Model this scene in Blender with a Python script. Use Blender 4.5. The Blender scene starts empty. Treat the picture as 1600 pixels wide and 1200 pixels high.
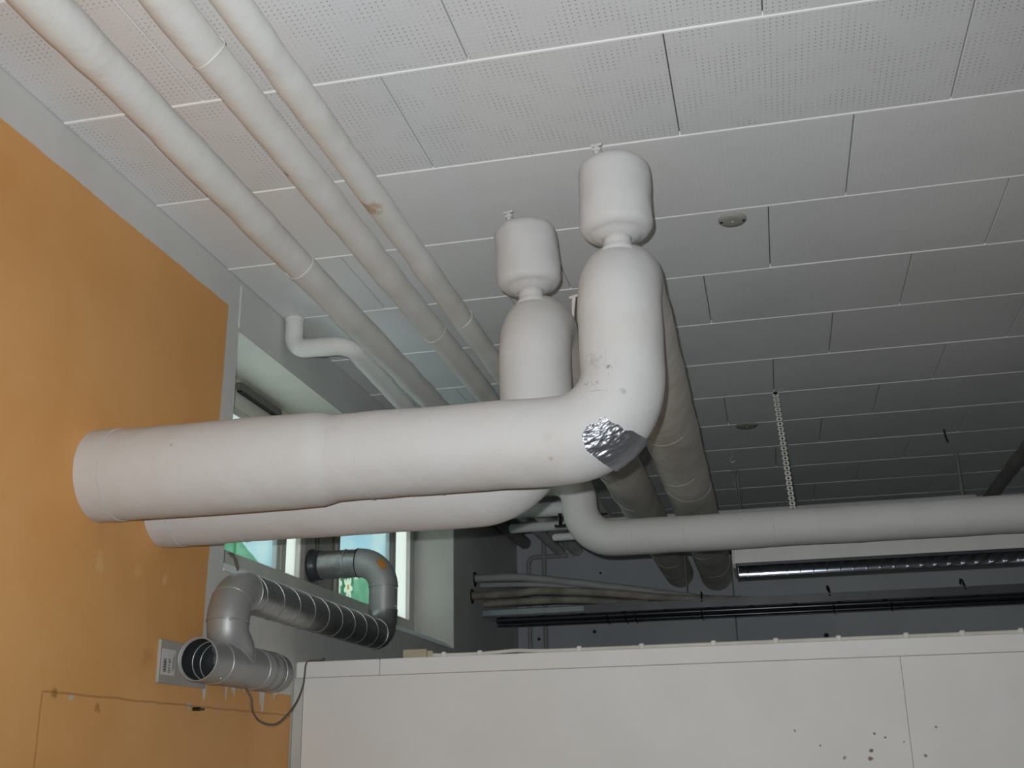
import bpy, math, random
from mathutils import Vector, Matrix, noise

random.seed(7)
SC = bpy.context.scene
COL = SC.collection
ZC = 1.62            # camera height above the floor; all z values below are measured from the lens
CZ = 2.065           # ceiling above the lens
WX = -2.158          # face of the left wall
BY = 9.73            # face of the back wall
RX = 3.3             # right wall
FY = -2.6            # wall behind the photographer
PY = 4.96            # face of the low partition
PI = math.pi

# ------------------------------------------------------------------ camera
cam = bpy.data.cameras.new('camera')
cam.sensor_width = 36.0
cam.lens = 1760.0 * 36.0 / 1600.0
cam.clip_start = 0.02
cam_o = bpy.data.objects.new('camera', cam)
COL.objects.link(cam_o)
RT = Vector((0.97441086, 0.22411122, -0.01725213))
UP = Vector((0.08842777, -0.31164514, 0.94607496))
FW = Vector((-0.20664947, 0.92339129, 0.32348806))
m = Matrix((RT, UP, -FW)).transposed().to_4x4()
m.translation = Vector((0, 0, ZC))
cam_o.matrix_world = m
SC.camera = cam_o

# ------------------------------------------------------------------ daylight outside the window
world = bpy.data.worlds.new('overcast_sky')
SC.world = world
world.use_nodes = True
bg = world.node_tree.nodes['Background']
bg.inputs[0].default_value = (0.90, 0.96, 1.0, 1)
bg.inputs[1].default_value = 2.2

# ------------------------------------------------------------------ the camera's own flash, a little up and left of the lens
fl = bpy.data.lights.new('camera_flash', 'SPOT')
fl.shadow_soft_size = 0.012
fl.spot_size = math.radians(112)
fl.spot_blend = 1.0
fl.energy = 340.0
fl.color = (0.935, 0.98, 1.01)
fl_o = bpy.data.objects.new('camera_flash', fl)
COL.objects.link(fl_o)
fm = m.copy()
fm.translation = Vector((0, 0, ZC)) - RT * 0.045 + UP * 0.06 + FW * 0.01
fl_o.matrix_world = fm

SC.view_settings.view_transform = 'Standard'
SC.view_settings.look = 'None'
SC.view_settings.exposure = 0.0
SC.view_settings.gamma = 1.0
SC.view_settings.use_curve_mapping = False

# ------------------------------------------------------------------ materials
def lin(c):
    c /= 255.0
    return c / 12.92 if c <= 0.04045 else ((c + 0.055) / 1.055) ** 2.4
def rgb(r, g, b):
    return (lin(r), lin(g), lin(b), 1.0)

class NT:
    def __init__(s, name):
        s.mat = bpy.data.materials.new(name)
        s.mat.use_nodes = True
        s.t = s.mat.node_tree
        s.t.nodes.clear()
        s.out = s.t.nodes.new('ShaderNodeOutputMaterial')
    def n(s, typ, **kw):
        nd = s.t.nodes.new(typ)
        for k, v in kw.items():
            setattr(nd, k, v)
        return nd
    def l(s, a, b):
        s.t.links.new(a, b)
    def put(s, inp, v):
        if hasattr(v, 'is_output'):
            s.l(v, inp)
        else:
            inp.default_value = v
    def math(s, op, a, b=0.0, c=None, clamp=False):
        nd = s.n('ShaderNodeMath', operation=op, use_clamp=clamp)
        s.put(nd.inputs[0], a)
        s.put(nd.inputs[1], b)
        if c is not None:
            s.put(nd.inputs[2], c)
        return nd.outputs[0]
    def mix(s, f, a, b):
        nd = s.n('ShaderNodeMix', data_type='RGBA')
        s.put(nd.inputs[0], f)
        s.put(nd.inputs[6], a)
        s.put(nd.inputs[7], b)
        return nd.outputs[2]
    def noise(s, vec, scale, detail=2.0, rough=0.5):
        nd = s.n('ShaderNodeTexNoise')
        if vec is not None:
            s.l(vec, nd.inputs['Vector'])
        nd.inputs['Scale'].default_value = scale
        nd.inputs['Detail'].default_value = detail
        nd.inputs['Roughness'].default_value = rough
        return nd.outputs[0]
    def ramp(s, f, lo, hi):
        nd = s.n('ShaderNodeMapRange', interpolation_type='SMOOTHSTEP')
        s.put(nd.inputs[0], f)
        nd.inputs[1].default_value = lo
        nd.inputs[2].default_value = hi
        return nd.outputs[0]
    def pos(s):
        return s.n('ShaderNodeNewGeometry').outputs['Position']
    def obj(s):
        return s.n('ShaderNodeTexCoord').outputs['Object']
    def sep(s, v):
        nd = s.n('ShaderNodeSeparateXYZ')
        s.l(v, nd.inputs[0])
        return nd.outputs
    def spot(s, p, c, r, soft=0.4, nz=None):
        d = s.n('ShaderNodeVectorMath', operation='DISTANCE')
        s.l(p, d.inputs[0])
        d.inputs[1].default_value = (c[0], c[1], c[2] + ZC)
        v = d.outputs['Value']
        if nz is not None:
            v = s.math('ADD', v, s.math('MULTIPLY', s.math('SUBTRACT', nz, 0.5), r * 1.6))
        nd = s.n('ShaderNodeMapRange', interpolation_type='SMOOTHSTEP')
        s.put(nd.inputs[0], v)
        nd.inputs[1].default_value = r
        nd.inputs[2].default_value = r * soft
        return nd.outputs[0]
    def bump(s, h, strength, dist):
        nd = s.n('ShaderNodeBump')
        nd.inputs['Strength'].default_value = strength
        nd.inputs['Distance'].default_value = dist
        s.l(h, nd.inputs['Height'])
        return nd.outputs[0]
    def bsdf(s, col, rough=0.6, metal=0.0, normal=None, spec=0.4, trans=None):
        b = s.n('ShaderNodeBsdfPrincipled')
        s.put(b.inputs['Base Color'], col)
        s.put(b.inputs['Roughness'], rough)
        b.inputs['Metallic'].default_value = metal
        b.inputs['Specular IOR Level'].default_value = spec
        if normal is not None:
            s.l(normal, b.inputs['Normal'])
        s.l(b.outputs[0], s.out.inputs[0])
        return b

def simple(name, col, rough=0.6, metal=0.0, var=0.08, scale=6.0, bump=0.0, bscale=60.0, spec=0.4):
    k = NT(name)
    p = k.pos()
    f = k.noise(p, scale, 3)
    dark = tuple(c * (1 - var * 2) for c in col[:3]) + (1,)
    c = k.mix(k.ramp(f, 0.3, 0.7), dark, col)
    nrm = None
    if bump:
        nrm = k.bump(k.noise(p, bscale, 3), bump, 0.004)
    k.bsdf(c, rough, metal, nrm, spec)
    return k.mat

def plaster(name, col, stain, amount=0.35, spots=(), bump=0.25, cracks=()):
    k = NT(name)
    p = k.pos()
    f = k.noise(p, 3.0, 4, 0.6)
    c = k.mix(k.math('MULTIPLY', k.ramp(f, 0.48, 0.78), amount), col, stain)
    fine = k.noise(p, 90.0, 2)
    c = k.mix(k.math('MULTIPLY', k.ramp(fine, 0.68, 0.78), 0.10), c, rgb(120, 112, 104))
    nz = k.noise(p, 40.0, 3)
    for cen, r, sc, st in spots:
        c = k.mix(k.math('MULTIPLY', k.spot(p, cen, r, 0.35, nz), st), c, sc)
    if cracks:
        vo = k.n('ShaderNodeTexVoronoi', feature='DISTANCE_TO_EDGE')
        vo.inputs['Scale'].default_value = 17.0
        wv = k.n('ShaderNodeVectorMath', operation='ADD')
        k.l(p, wv.inputs[0])
        nc = k.n('ShaderNodeTexNoise')
        k.l(p, nc.inputs['Vector'])
        nc.inputs['Scale'].default_value = 22.0
        sc = k.n('ShaderNodeVectorMath', operation='SCALE')
        k.l(nc.outputs['Color'], sc.inputs[0])
        sc.inputs['Scale'].default_value = 0.05
        k.l(sc.outputs[0], wv.inputs[1])
        k.l(wv.outputs[0], vo.inputs['Vector'])
        line = k.math('MULTIPLY', k.ramp(vo.outputs['Distance'], 0.022, 0.006), k.ramp(k.noise(p, 30.0, 2), 0.40, 0.55))
        for cen, r in cracks:
            c = k.mix(k.math('MULTIPLY', k.math('MULTIPLY', line, k.spot(p, cen, r, 0.5)), 0.7), c, rgb(92, 84, 78))
    h = k.math('ADD', k.math('MULTIPLY', k.noise(p, 14.0, 3), 1.0), k.math('MULTIPLY', k.noise(p, 160.0, 2), 0.12))
    k.bsdf(c, 0.62, 0.0, k.bump(h, bump, 0.012), 0.35)
    return k.mat

M = {}
M['pipe_white'] = plaster('painted_plaster_jacket', rgb(207, 206, 204), rgb(198, 188, 174), 0.35,
    [((-0.60, 3.15, 0.93), 0.022, rgb(200, 186, 172), 0.3), ((-0.596, 3.17, 0.865), 0.012, rgb(176, 134, 106), 0.5), ((-0.46, 3.16, 1.16), 0.03, rgb(150, 140, 130), 0.35), ((-0.41, 3.155, 1.13), 0.012, rgb(96, 90, 84), 0.6), ((-1.82, 3.14, 0.995), 0.010, rgb(120, 118, 116), 0.6), ((-0.37, 3.155, 1.05), 0.014, rgb(110, 104, 98), 0.45),
     ((-0.50, 3.16, 1.13), 0.024, rgb(130, 120, 110), 0.45), ((-0.45, 3.15, 1.09), 0.012, rgb(110, 100, 92), 0.5),
     ((-0.56, 3.19, 1.09), 0.02, rgb(150, 138, 125), 0.4)], cracks=[((-0.47, 3.16, 1.12), 0.10)])
M['pipe_old'] = plaster('dusty_plaster_jacket', rgb(226, 220, 210), rgb(184, 172, 154), 0.7, bump=0.4)
M['pipe_ceiling'] = plaster('ceiling_pipe_jacket', rgb(228, 227, 223), rgb(206, 198, 184), 0.4,
    [((-1.205, 3.19, 1.785), 0.062, rgb(186, 154, 104), 0.75), ((-1.365, 2.90, 1.78), 0.016, rgb(150, 118, 50), 0.8),
     ((-1.66, 2.55, 1.77), 0.016, rgb(110, 85, 50), 0.8), ((-1.375, 5.0, 1.79), 0.02, rgb(140, 104, 60), 0.5)], 0.3)
M['pipe_grey'] = plaster('grey_painted_jacket', rgb(224, 223, 219), rgb(200, 197, 190), 0.3, bump=0.12)
M['pipe_dark'] = simple('dark_grey_painted_pipe', rgb(150, 148, 144), 0.55, var=0.1)
M['conduit'] = simple('grey_plastic_conduit', rgb(168, 168, 165), 0.45, var=0.06)
M['conduit_brown'] = simple('dirty_brown_jacket', rgb(158, 150, 138), 0.7, var=0.2, scale=9)
M['black_pipe'] = simple('black_gloss_pipe', rgb(44, 46, 50), 0.25, var=0.1, spec=0.7)
M['tray_steel'] = simple('grey_cable_tray_steel', rgb(150, 155, 158), 0.38, 0.55, var=0.1)
M['tray_dark'] = simple('dark_grey_tray_steel', rgb(104, 106, 108), 0.35, 0.3, var=0.1)
M['galv'] = None
def galv():
    k = NT('galvanised_sheet_steel')
    p = k.pos()
    v = k.n('ShaderNodeTexVoronoi')
    v.inputs['Scale'].default_value = 45.0
    k.l(p, v.inputs['Vector'])
    f = k.sep(v.outputs['Color'])[0]
    c = k.mix(f, rgb(160, 162, 162), rgb(180, 182, 181))
    r = k.math('ADD', 0.30, k.math('MULTIPLY', k.noise(p, 8.0, 2), 0.16))
    k.bsdf(c, r, 0.88, k.bump(k.noise(p, 5.0, 2), 0.12, 0.02), 0.5)
    return k.mat
M['galv'] = galv()
M['galv_dull'] = simple('dull_galvanised_steel', rgb(178, 179, 177), 0.48, 0.45, var=0.06)
M['box_steel'] = simple('matt_steel_sheet', rgb(186, 182, 174), 0.6, 0.1, var=0.08)
M['seam_steel'] = simple('bright_seam_steel', rgb(205, 207, 206), 0.35, 0.7)
M['inside_steel'] = simple('dark_duct_inside', rgb(84, 88, 90), 0.5, 0.6)
M['white_pvc'] = simple('white_window_frame', rgb(214, 217, 211), 0.35, var=0.03)
M['grey_frame'] = simple('grey_window_frame', rgb(212, 210, 202), 0.45, var=0.05)
M['soffit_panel'] = simple('cream_frame_panel', rgb(222, 220, 206), 0.5, var=0.03)
M['brown_frame'] = simple('grey_brown_sash', rgb(186, 178, 170), 0.5, var=0.1)
M['vent_grey'] = simple('dark_grey_vent', rgb(112, 112, 104), 0.5)
M['black'] = simple('black_metal', rgb(22, 22, 22), 0.4)
M['white_strap'] = simple('white_metal_strap', rgb(226, 224, 214), 0.4, 0.0)
M['white_paint'] = simple('white_enamel', rgb(206, 206, 202), 0.4, var=0.03)
M['lamp_white'] = simple('white_lamp_housing', rgb(226, 225, 220), 0.4, var=0.03)
M['mirror'] = simple('mirror_reflector', rgb(190, 196, 208), 0.12, 1.0, var=0.01)
M['blade'] = simple('louvre_blade_aluminium', rgb(150, 152, 154), 0.5, 0.6)
M['black_frame'] = simple('black_lamp_frame', rgb(70, 72, 76), 0.35, 0.3)
M['cable_white'] = simple('white_cable', rgb(220, 217, 205), 0.5)
M['clip'] = simple('white_cable_clip', rgb(232, 230, 222), 0.5)
M['cardboard'] = simple('beige_box', rgb(186, 178, 152), 0.7, var=0.05)
M['wire'] = simple('grey_brown_wire', rgb(120, 108, 96), 0.6)
M['paper'] = simple('label_paper', rgb(222, 220, 214), 0.6, var=0.03)
M['ink'] = simple('black_ink', rgb(40, 40, 40), 0.7)
M['disc'] = simple('grey_ceiling_cover', rgb(172, 171, 160), 0.5, var=0.05)
M['floor'] = simple('grey_floor', rgb(120, 118, 112), 0.6, var=0.1)
M['room_white'] = simple('off_white_wall_paint', rgb(205, 203, 197), 0.7, var=0.03)
M['strip'] = simple('lit_edge_white', rgb(252, 252, 250), 0.5, var=0.01)  # near-white colour carries the lit look of the bevelled edges
M['slab'] = simple('grey_ceiling_slab', rgb(90, 90, 88), 0.9)

def tile_mat(name, col, holes=1.0):
    k = NT(name)
    o = k.obj()
    p = k.pos()
    f = k.noise(p, 1.6, 3)
    c = k.mix(k.math('MULTIPLY', k.ramp(f, 0.4, 0.75), 0.5), col, tuple(v * 0.88 for v in col[:3]) + (1,))
    nrm = None
    if holes:
        s = k.sep(o)
        P = 0.0188
        fx = k.math('SUBTRACT', k.math('FRACT', k.math('DIVIDE', s[0], P)), 0.5)
        fy = k.math('SUBTRACT', k.math('FRACT', k.math('DIVIDE', s[1], P)), 0.5)
        d = k.math('SQRT', k.math('ADD', k.math('MULTIPLY', fx, fx), k.math('MULTIPLY', fy, fy)))
        cell = k.noise(p, 9.0, 2)
        hm = k.ramp(d, 0.165, 0.10)
        painted = k.ramp(cell, 0.40, 0.60)
        hm = k.math('MULTIPLY', hm, k.math('ADD', k.math('MULTIPLY', painted, 0.65), 0.12))
        c = k.mix(k.math('MULTIPLY', hm, 0.85 * holes), c, rgb(70, 70, 70))
        nrm = k.bump(k.noise(p, 70.0, 2), 0.15, 0.004)
    k.bsdf(c, 0.75, 0.0, nrm, 0.25)
    return k.mat
M['tile'] = tile_mat('perforated_acoustic_tile', rgb(232, 233, 234))
M['tile_plain'] = tile_mat('smooth_replacement_tile', rgb(242, 243, 240), 0.0)
M['tile_filled'] = tile_mat('overpainted_acoustic_tile', rgb(238, 239, 239), 0.22)

def wall_left_mat():
    k = NT('orange_and_grey_wall_paint')
    p = k.pos()
    s = k.sep(p)
    Y = s[1]
    Z = k.math('SUBTRACT', s[2], ZC)
    nz = k.noise(p, 2.2, 4, 0.6)
    wob = k.math('MULTIPLY', k.math('SUBTRACT', k.noise(p, 7.0, 2), 0.5), 0.012)
    orange = k.mix(k.ramp(nz, 0.35, 0.7), rgb(226, 165, 98), rgb(232, 174, 110))
    # small chips and patches in the orange paint
    n2 = k.noise(p, 60.0, 2)
    for cen, r, sc, st in (((WX, 3.33, 0.66), 0.03, rgb(236, 190, 124), 0.7), ((WX, 3.33, 0.70), 0.02, rgb(236, 190, 124), 0.6),
                           ((WX, 3.565, 0.68), 0.03, rgb(238, 190, 120), 0.5), ((WX, 3.755, 0.68), 0.022, rgb(240, 190, 130), 0.8),
                           ((WX, 4.0, 0.245), 0.022, rgb(196, 206, 190), 0.8), ((WX, 3.25, 0.235), 0.014, rgb(180, 200, 210), 0.8),
                           ((WX, 4.24, 0.24), 0.03, rgb(226, 176, 150), 0.8), ((WX, 3.68, 0.40), 0.04, rgb(206, 150, 92), 0.5),
                           ((WX, 3.40, 0.21), 0.02, rgb(176, 116, 56), 0.7), ((WX, 3.16, 0.245), 0.02, rgb(150, 106, 60), 0.7)):
        orange = k.mix(k.math('MULTIPLY', k.spot(p, cen, r, 0.4, n2), st), orange, sc)
    # outline of a filled hatch: one level line and two upright ones
    hz = k.math('ABSOLUTE', k.math('ADD', k.math('SUBTRACT', Z, 0.246), wob))
    hm = k.math('MULTIPLY', k.ramp(hz, 0.006, 0.001), k.ramp(Y, 3.09, 3.115))
    vy = k.math('ABSOLUTE', k.math('ADD', k.math('SUBTRACT', Y, 3.10), wob))
    vm = k.math('MULTIPLY', k.ramp(vy, 0.006, 0.001), k.ramp(Z, 0.25, 0.245))
    ln = k.math('MULTIPLY', k.math('MAXIMUM', hm, vm), 0.5)
    orange = k.mix(ln, orange, rgb(150, 100, 50))
    grey = k.mix(k.ramp(nz, 0.3, 0.7), rgb(212, 212, 208), rgb(220, 220, 216))
    white = k.mix(k.ramp(nz, 0.3, 0.7), rgb(214, 212, 205), rgb(226, 224, 218))
    # orange field: below the grey band, left of the pilaster edge, and below the drippy line under the duct
    yb = k.math('SUBTRACT', Y, k.math('MULTIPLY', k.math('SUBTRACT', Z, 0.79), 0.018))
    a = k.math('MULTIPLY', k.ramp(k.math('ADD', yb, wob), 4.076, 4.070), k.ramp(k.math('ADD', Z, wob), 1.912, 1.904))
    comb = k.n('ShaderNodeCombineXYZ')
    k.l(k.math('MULTIPLY', Y, 15.0), comb.inputs[0])
    drip = k.ramp(k.noise(comb.outputs[0], 1.0, 2), 0.52, 0.63)
    dm = k.math('MULTIPLY', drip, k.ramp(Y, 4.80, 4.70))
    thr = k.math('SUBTRACT', 0.335, k.math('MULTIPLY', dm, 0.085))
    b = k.math('MULTIPLY', k.ramp(k.math('SUBTRACT', Z, thr), 0.004, -0.004), k.ramp(k.math('ADD', Y, wob), 4.945, 4.935))
    fld = k.math('MAXIMUM', a, b)
    # white plaster under the window, then grey beyond the partition
    w = k.math('MULTIPLY', k.ramp(Z, 0.80, 0.79), k.ramp(Y, 5.12, 4.98))
    base = k.mix(w, grey, white)
    c = k.mix(fld, base, orange)
    k.bsdf(c, 0.55, 0.0, k.bump(k.noise(p, 30.0, 3), 0.12, 0.006), 0.3)
    return k.mat
M['wall_left'] = wall_left_mat()

def back_mat():
    k = NT('cool_grey_back_wall_paint')
    p = k.pos()
    nz = k.noise(p, 1.4, 3)
    c = k.mix(k.ramp(nz, 0.3, 0.7), rgb(184, 188, 192), rgb(196, 199, 202))
    for cen, r in (((-1.493, BY, 1.102), 0.022), ((0.42, BY, 0.99), 0.03), ((-1.98, BY, 1.06), 0.02), ((-1.42, BY, 1.60), 0.015)):
        c = k.mix(k.spot(p, cen, r), c, rgb(40, 40, 40))
    k.bsdf(c, 0.7, 0.0, None, 0.3)
    return k.mat
M['back'] = back_mat()

def partition_mat():
    k = NT('white_partition_board')
    p = k.pos()
    nz = k.noise(p, 1.8, 4, 0.6)
    c = k.mix(k.ramp(nz, 0.35, 0.7), rgb(238, 236, 232), rgb(244, 243, 240))
    n2 = k.noise(p, 70.0, 2)
    for cen, r, sc in (((0.145, PY, 0.07), 0.006, rgb(80, 70, 60)), ((0.235, PY, 0.02), 0.010, rgb(150, 118, 96)),
                       ((0.335, PY, 0.015), 0.011, rgb(140, 92, 66)), ((0.36, PY, 0.11), 0.006, rgb(70, 66, 60)),
                       ((0.545, PY, 0.02), 0.010, rgb(130, 110, 90)), ((0.34, PY, 0.045), 0.010, rgb(96, 84, 70)),
                       ((0.60, PY, 0.13), 0.007, rgb(90, 84, 76)), ((0.05, PY, 0.13), 0.006, rgb(150, 140, 130)),
                       ((0.40, PY, 0.095), 0.006, rgb(90, 84, 76)), ((0.47, PY, 0.075), 0.006, rgb(110, 100, 90))):
        c = k.mix(k.math('MULTIPLY', k.spot(p, cen, r, 0.4, n2), 0.9), c, sc)
    k.bsdf(c, 0.6, 0.0, k.bump(k.noise(p, 25.0, 2), 0.05, 0.006), 0.35)
    return k.mat
M['partition'] = partition_mat()

def foil():
    k = NT('crumpled_silver_tape')
    p = k.obj()
    h = k.noise(p, 26.0, 4, 0.6)
    k.bsdf(rgb(158, 160, 166), 0.40, 0.8, k.bump(h, 0.2, 0.010), 0.5)
    return k.mat
M['foil'] = foil()

def glass():
    k = NT('window_glass')
    t = k.n('ShaderNodeBsdfTransparent')
    t.inputs[0].default_value = (0.90, 0.95, 0.94, 1)
    g = k.n('ShaderNodeBsdfGlossy')
    g.inputs['Roughness'].default_value = 0.03
    mx = k.n('ShaderNodeMixShader')
    mx.inputs[0].default_value = 0.06
    k.l(t.outputs[0], mx.inputs[1])
    k.l(g.outputs[0], mx.inputs[2])
    k.l(mx.outputs[0], k.out.inputs[0])
    return k.mat
M['glass'] = glass()

def trans(name, col, f=0.75):
    k = NT(name)
    t = k.n('ShaderNodeBsdfTranslucent')
    t.inputs[0].default_value = col
    d = k.n('ShaderNodeBsdfDiffuse')
    d.inputs[0].default_value = col
    mx = k.n('ShaderNodeMixShader')
    mx.inputs[0].default_value = f
    k.l(d.outputs[0], mx.inputs[1])
    k.l(t.outputs[0], mx.inputs[2])
    k.l(mx.outputs[0], k.out.inputs[0])
    return k.mat
M['frosted'] = trans('frosted_white_panel', rgb(222, 226, 220), 0.85)
def film_mat():
    """printed window film: pale blue sky, green meadow, dark stems and white flowers"""
    k = NT('printed_window_film')
    p = k.pos()
    s = k.sep(p)
    Y, Z = s[1], k.math('SUBTRACT', s[2], ZC)
    wob = k.math('MULTIPLY', k.math('SUBTRACT', k.noise(p, 9.0, 2), 0.5), 0.05)
    sky = k.mix(k.ramp(k.noise(p, 3.0, 2), 0.35, 0.65), rgb(206, 228, 234), rgb(224, 236, 236))
    green = k.mix(k.ramp(k.noise(p, 12.0, 2), 0.35, 0.65), rgb(164, 202, 180), rgb(178, 212, 192))
    h2 = k.math('ADD', 1.17, wob)
    h1 = k.math('ADD', k.math('SUBTRACT', 1.155, k.math('MULTIPLY', k.math('MAXIMUM', k.math('SUBTRACT', Y, 4.68), 0.0), 0.30)), k.math('MULTIPLY', wob, 0.6))
    isb = k.math('GREATER_THAN', Y, 5.8)
    h = k.math('ADD', k.math('MULTIPLY', isb, h2), k.math('MULTIPLY', k.math('SUBTRACT', 1.0, isb), h1))
    c = k.mix(k.ramp(k.math('SUBTRACT', Z, h), 0.006, -0.006), sky, green)
    st = k.math('MULTIPLY', k.ramp(k.math('ABSOLUTE', k.math('SUBTRACT', Y, 4.92)), 0.02, 0.014), k.ramp(Z, 1.25, 1.24))
    c = k.mix(st, c, rgb(140, 190, 160))
    dk = k.spot(p, (XF - 0.029, 6.38, 1.11), 0.13, 0.8, k.noise(p, 14.0, 2))
    c = k.mix(k.math('MULTIPLY', dk, isb), c, rgb(140, 180, 156))
    for cy, cz, R0 in ((6.43, 1.055, 0.075), (6.255, 1.06, 0.075), (6.40, 1.15, 0.055), (6.56, 1.165, 0.05)):
        dy, dz = k.math('SUBTRACT', Y, cy), k.math('SUBTRACT', Z, cz)
        r = k.math('SQRT', k.math('ADD', k.math('MULTIPLY', dy, dy), k.math('MULTIPLY', dz, dz)))
        a = k.math('ARCTAN2', dz, dy)
        lim = k.math('MULTIPLY', R0, k.math('ADD', 0.5, k.math('MULTIPLY', 0.5, k.math('ABSOLUTE', k.math('COSINE', k.math('MULTIPLY', a, 3.5))))))
        c = k.mix(k.ramp(k.math('SUBTRACT', r, lim), 0.004, -0.004), c, rgb(236, 240, 228))
        c = k.mix(k.ramp(r, R0 * .26, R0 * .2), c, rgb(224, 206, 140))
    t = k.n('ShaderNodeBsdfTranslucent')
    d = k.n('ShaderNodeBsdfDiffuse')
    k.l(c, t.inputs[0]); k.l(c, d.inputs[0])
    mx = k.n('ShaderNodeMixShader')
    mx.inputs[0].default_value = 0.72
    k.l(d.outputs[0], mx.inputs[1])
    k.l(t.outputs[0], mx.inputs[2])
    k.l(mx.outputs[0], k.out.inputs[0])
    return k.mat
XF = -2.445
M['film'] = film_mat()

# ------------------------------------------------------------------ mesh helpers
BASE = {}
def tag(o, label=None, cat=None, group=None, kind=None):
    if label: o['label'] = label
    if cat: o['category'] = cat
    if group: o['group'] = group
    if kind: o['kind'] = kind
    return o
def empty(name, loc, label, cat, group=None):
    o = bpy.data.objects.new(name, None)
    o.empty_display_size = 0.05
    COL.objects.link(o)
    b = Vector((loc[0], loc[1], loc[2] + ZC))
    o.location = b
    BASE[o] = b
    return tag(o, label, cat, group)
class MB:
    def __init__(s):
        s.v = []
        s.f = []
        s.smooth = []
    def add(s, v, f, smooth=False):
        k = len(s.v)
        s.v += [tuple(q) for q in v]
        s.f += [tuple(i + k for i in q) for q in f]
        s.smooth += [smooth] * len(f)
        return s
    def box(s, x0, x1, y0, y1, z0, z1, bev=0.0):
        if bev <= 0:
            v = [(x, y, z) for z in (z0, z1) for y in (y0, y1) for x in (x0, x1)]
            f = [(0, 2, 3, 1), (4, 5, 7, 6), (0, 1, 5, 4), (2, 6, 7, 3), (0, 4, 6, 2), (1, 3, 7, 5)]
            return s.add(v, f)
        b = min(bev, (x1 - x0) * .45, (y1 - y0) * .45, (z1 - z0) * .45)
        # chamfered box: 24 corner points
        v, idx = [], {}
        for ix, x in enumerate((x0, x1)):
            for iy, y in enumerate((y0, y1)):
                for iz, z in enumerate((z0, z1)):
                    sx, sy, sz = (1 if ix == 0 else -1), (1 if iy == 0 else -1), (1 if iz == 0 else -1)
                    for a, q in enumerate(((x, y + sy * b, z + sz * b), (x + sx * b, y, z + sz * b), (x + sx * b, y + sy * b, z))):
                        idx[(ix, iy, iz, a)] = len(v)
                        v.append(q)
        I = lambda ix, iy, iz, a: idx[(ix, iy, iz, a)]
        f = []
        f.append((I(0,0,0,0), I(0,0,1,0), I(0,1,1,0), I(0,1,0,0)))
        f.append((I(1,0,0,0), I(1,1,0,0), I(1,1,1,0), I(1,0,1,0)))
        f.append((I(0,0,0,1), I(1,0,0,1), I(1,0,1,1), I(0,0,1,1)))
        f.append((I(0,1,0,1), I(0,1,1,1), I(1,1,1,1), I(1,1,0,1)))
        f.append((I(0,0,0,2), I(0,1,0,2), I(1,1,0,2), I(1,0,0,2)))
        f.append((I(0,0,1,2), I(1,0,1,2), I(1,1,1,2), I(0,1,1,2)))
        for i in (0, 1):
            for j in (0, 1):
                f.append((I(i,j,0,0), I(i,j,0,1), I(i,j,1,1), I(i,j,1,0)))
                f.append((I(i,0,j,0), I(i,0,j,2), I(i,1,j,2), I(i,1,j,0)))
                f.append((I(0,i,j,1), I(0,i,j,2), I(1,i,j,2), I(1,i,j,1)))
                for q in (0, 1):
                    f.append((I(i,j,q,0), I(i,j,q,1), I(i,j,q,2)))
        return s.add(v, f)
    def tube(s, path, r, n=32, caps=True, nz=0.0, nf=5.0, seed=0.0, flip=None):
        path = [Vector(p) for p in path]
        N = len(path)
        rad = r if isinstance(r, (list, tuple)) else [r] * N
        T = []
        for i in range(N):
            a = path[max(i - 1, 0)]
            b = path[min(i + 1, N - 1)]
            T.append((b - a).normalized())
        u = T[0].orthogonal().normalized()
        ref = Vector((0, 0, 1)) if abs(T[0].z) < 0.9 else Vector((1, 0, 0))
        u = (ref - T[0] * ref.dot(T[0])).normalized()
        v, f = [], []
        for i in range(N):
            u = (u - T[i] * u.dot(T[i])).normalized()
            w = T[i].cross(u)
            for j in range(n):
                a = 2 * PI * j / n
                d = u * math.cos(a) + w * math.sin(a)
                q = path[i] + d * rad[i]
                if nz:
                    k = q * nf + Vector((seed, seed * .7, 0))
                    q = q + d * nz * (noise.noise(k) + 0.5 * noise.noise(k * 2.7))
                v.append(q)
        for i in range(N - 1):
            for j in range(n):
                j2 = (j + 1) % n
                f.append((i * n + j, i * n + j2, (i + 1) * n + j2, (i + 1) * n + j))
        s.add(v, f, True)
        if caps:
            k = len(s.v)
            s.v += [tuple(q) for q in v[:n]] + [tuple(q) for q in v[-n:]]
            s.f += [tuple(k + j for j in reversed(range(n))), tuple(k + n + j for j in range(n))]
            s.smooth += [False, False]
        return s
    def lathe(s, c, prof, n=32, axis='Z', nz=0.0, seed=0.0):
        # prof: (radius, height) pairs from bottom to top
        c = Vector(c)
        v, f = [], []
        for (r, h) in prof:
            for j in range(n):
                a = 2 * PI * j / n
                if axis == 'Z':
                    d = Vector((math.cos(a), math.sin(a), 0)); e = Vector((0, 0, 1))
                elif axis == 'X':
                    d = Vector((0, math.cos(a), math.sin(a))); e = Vector((1, 0, 0))
                else:
                    d = Vector((math.sin(a), 0, math.cos(a))); e = Vector((0, 1, 0))
                q = c + d * r + e * h
                if nz:
                    kq = q * 9.0 + Vector((seed, 0, 0))
                    q = q + (d + e * .4) * nz * (noise.noise(kq) + .5 * noise.noise(kq * 2.5))
                v.append(q)
        L = len(prof)
        for i in range(L - 1):
            for j in range(n):
                j2 = (j + 1) % n
                f.append((i * n + j, i * n + j2, (i + 1) * n + j2, (i + 1) * n + j))
        s.add(v, f, True)
        k = len(s.v) - L * n
        if prof[0][0] > 1e-6:
            s.f.append(tuple(k + j for j in reversed(range(n)))); s.smooth.append(False)
        if prof[-1][0] > 1e-6:
            s.f.append(tuple(k + (L - 1) * n + j for j in range(n))); s.smooth.append(False)
        return s
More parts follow.
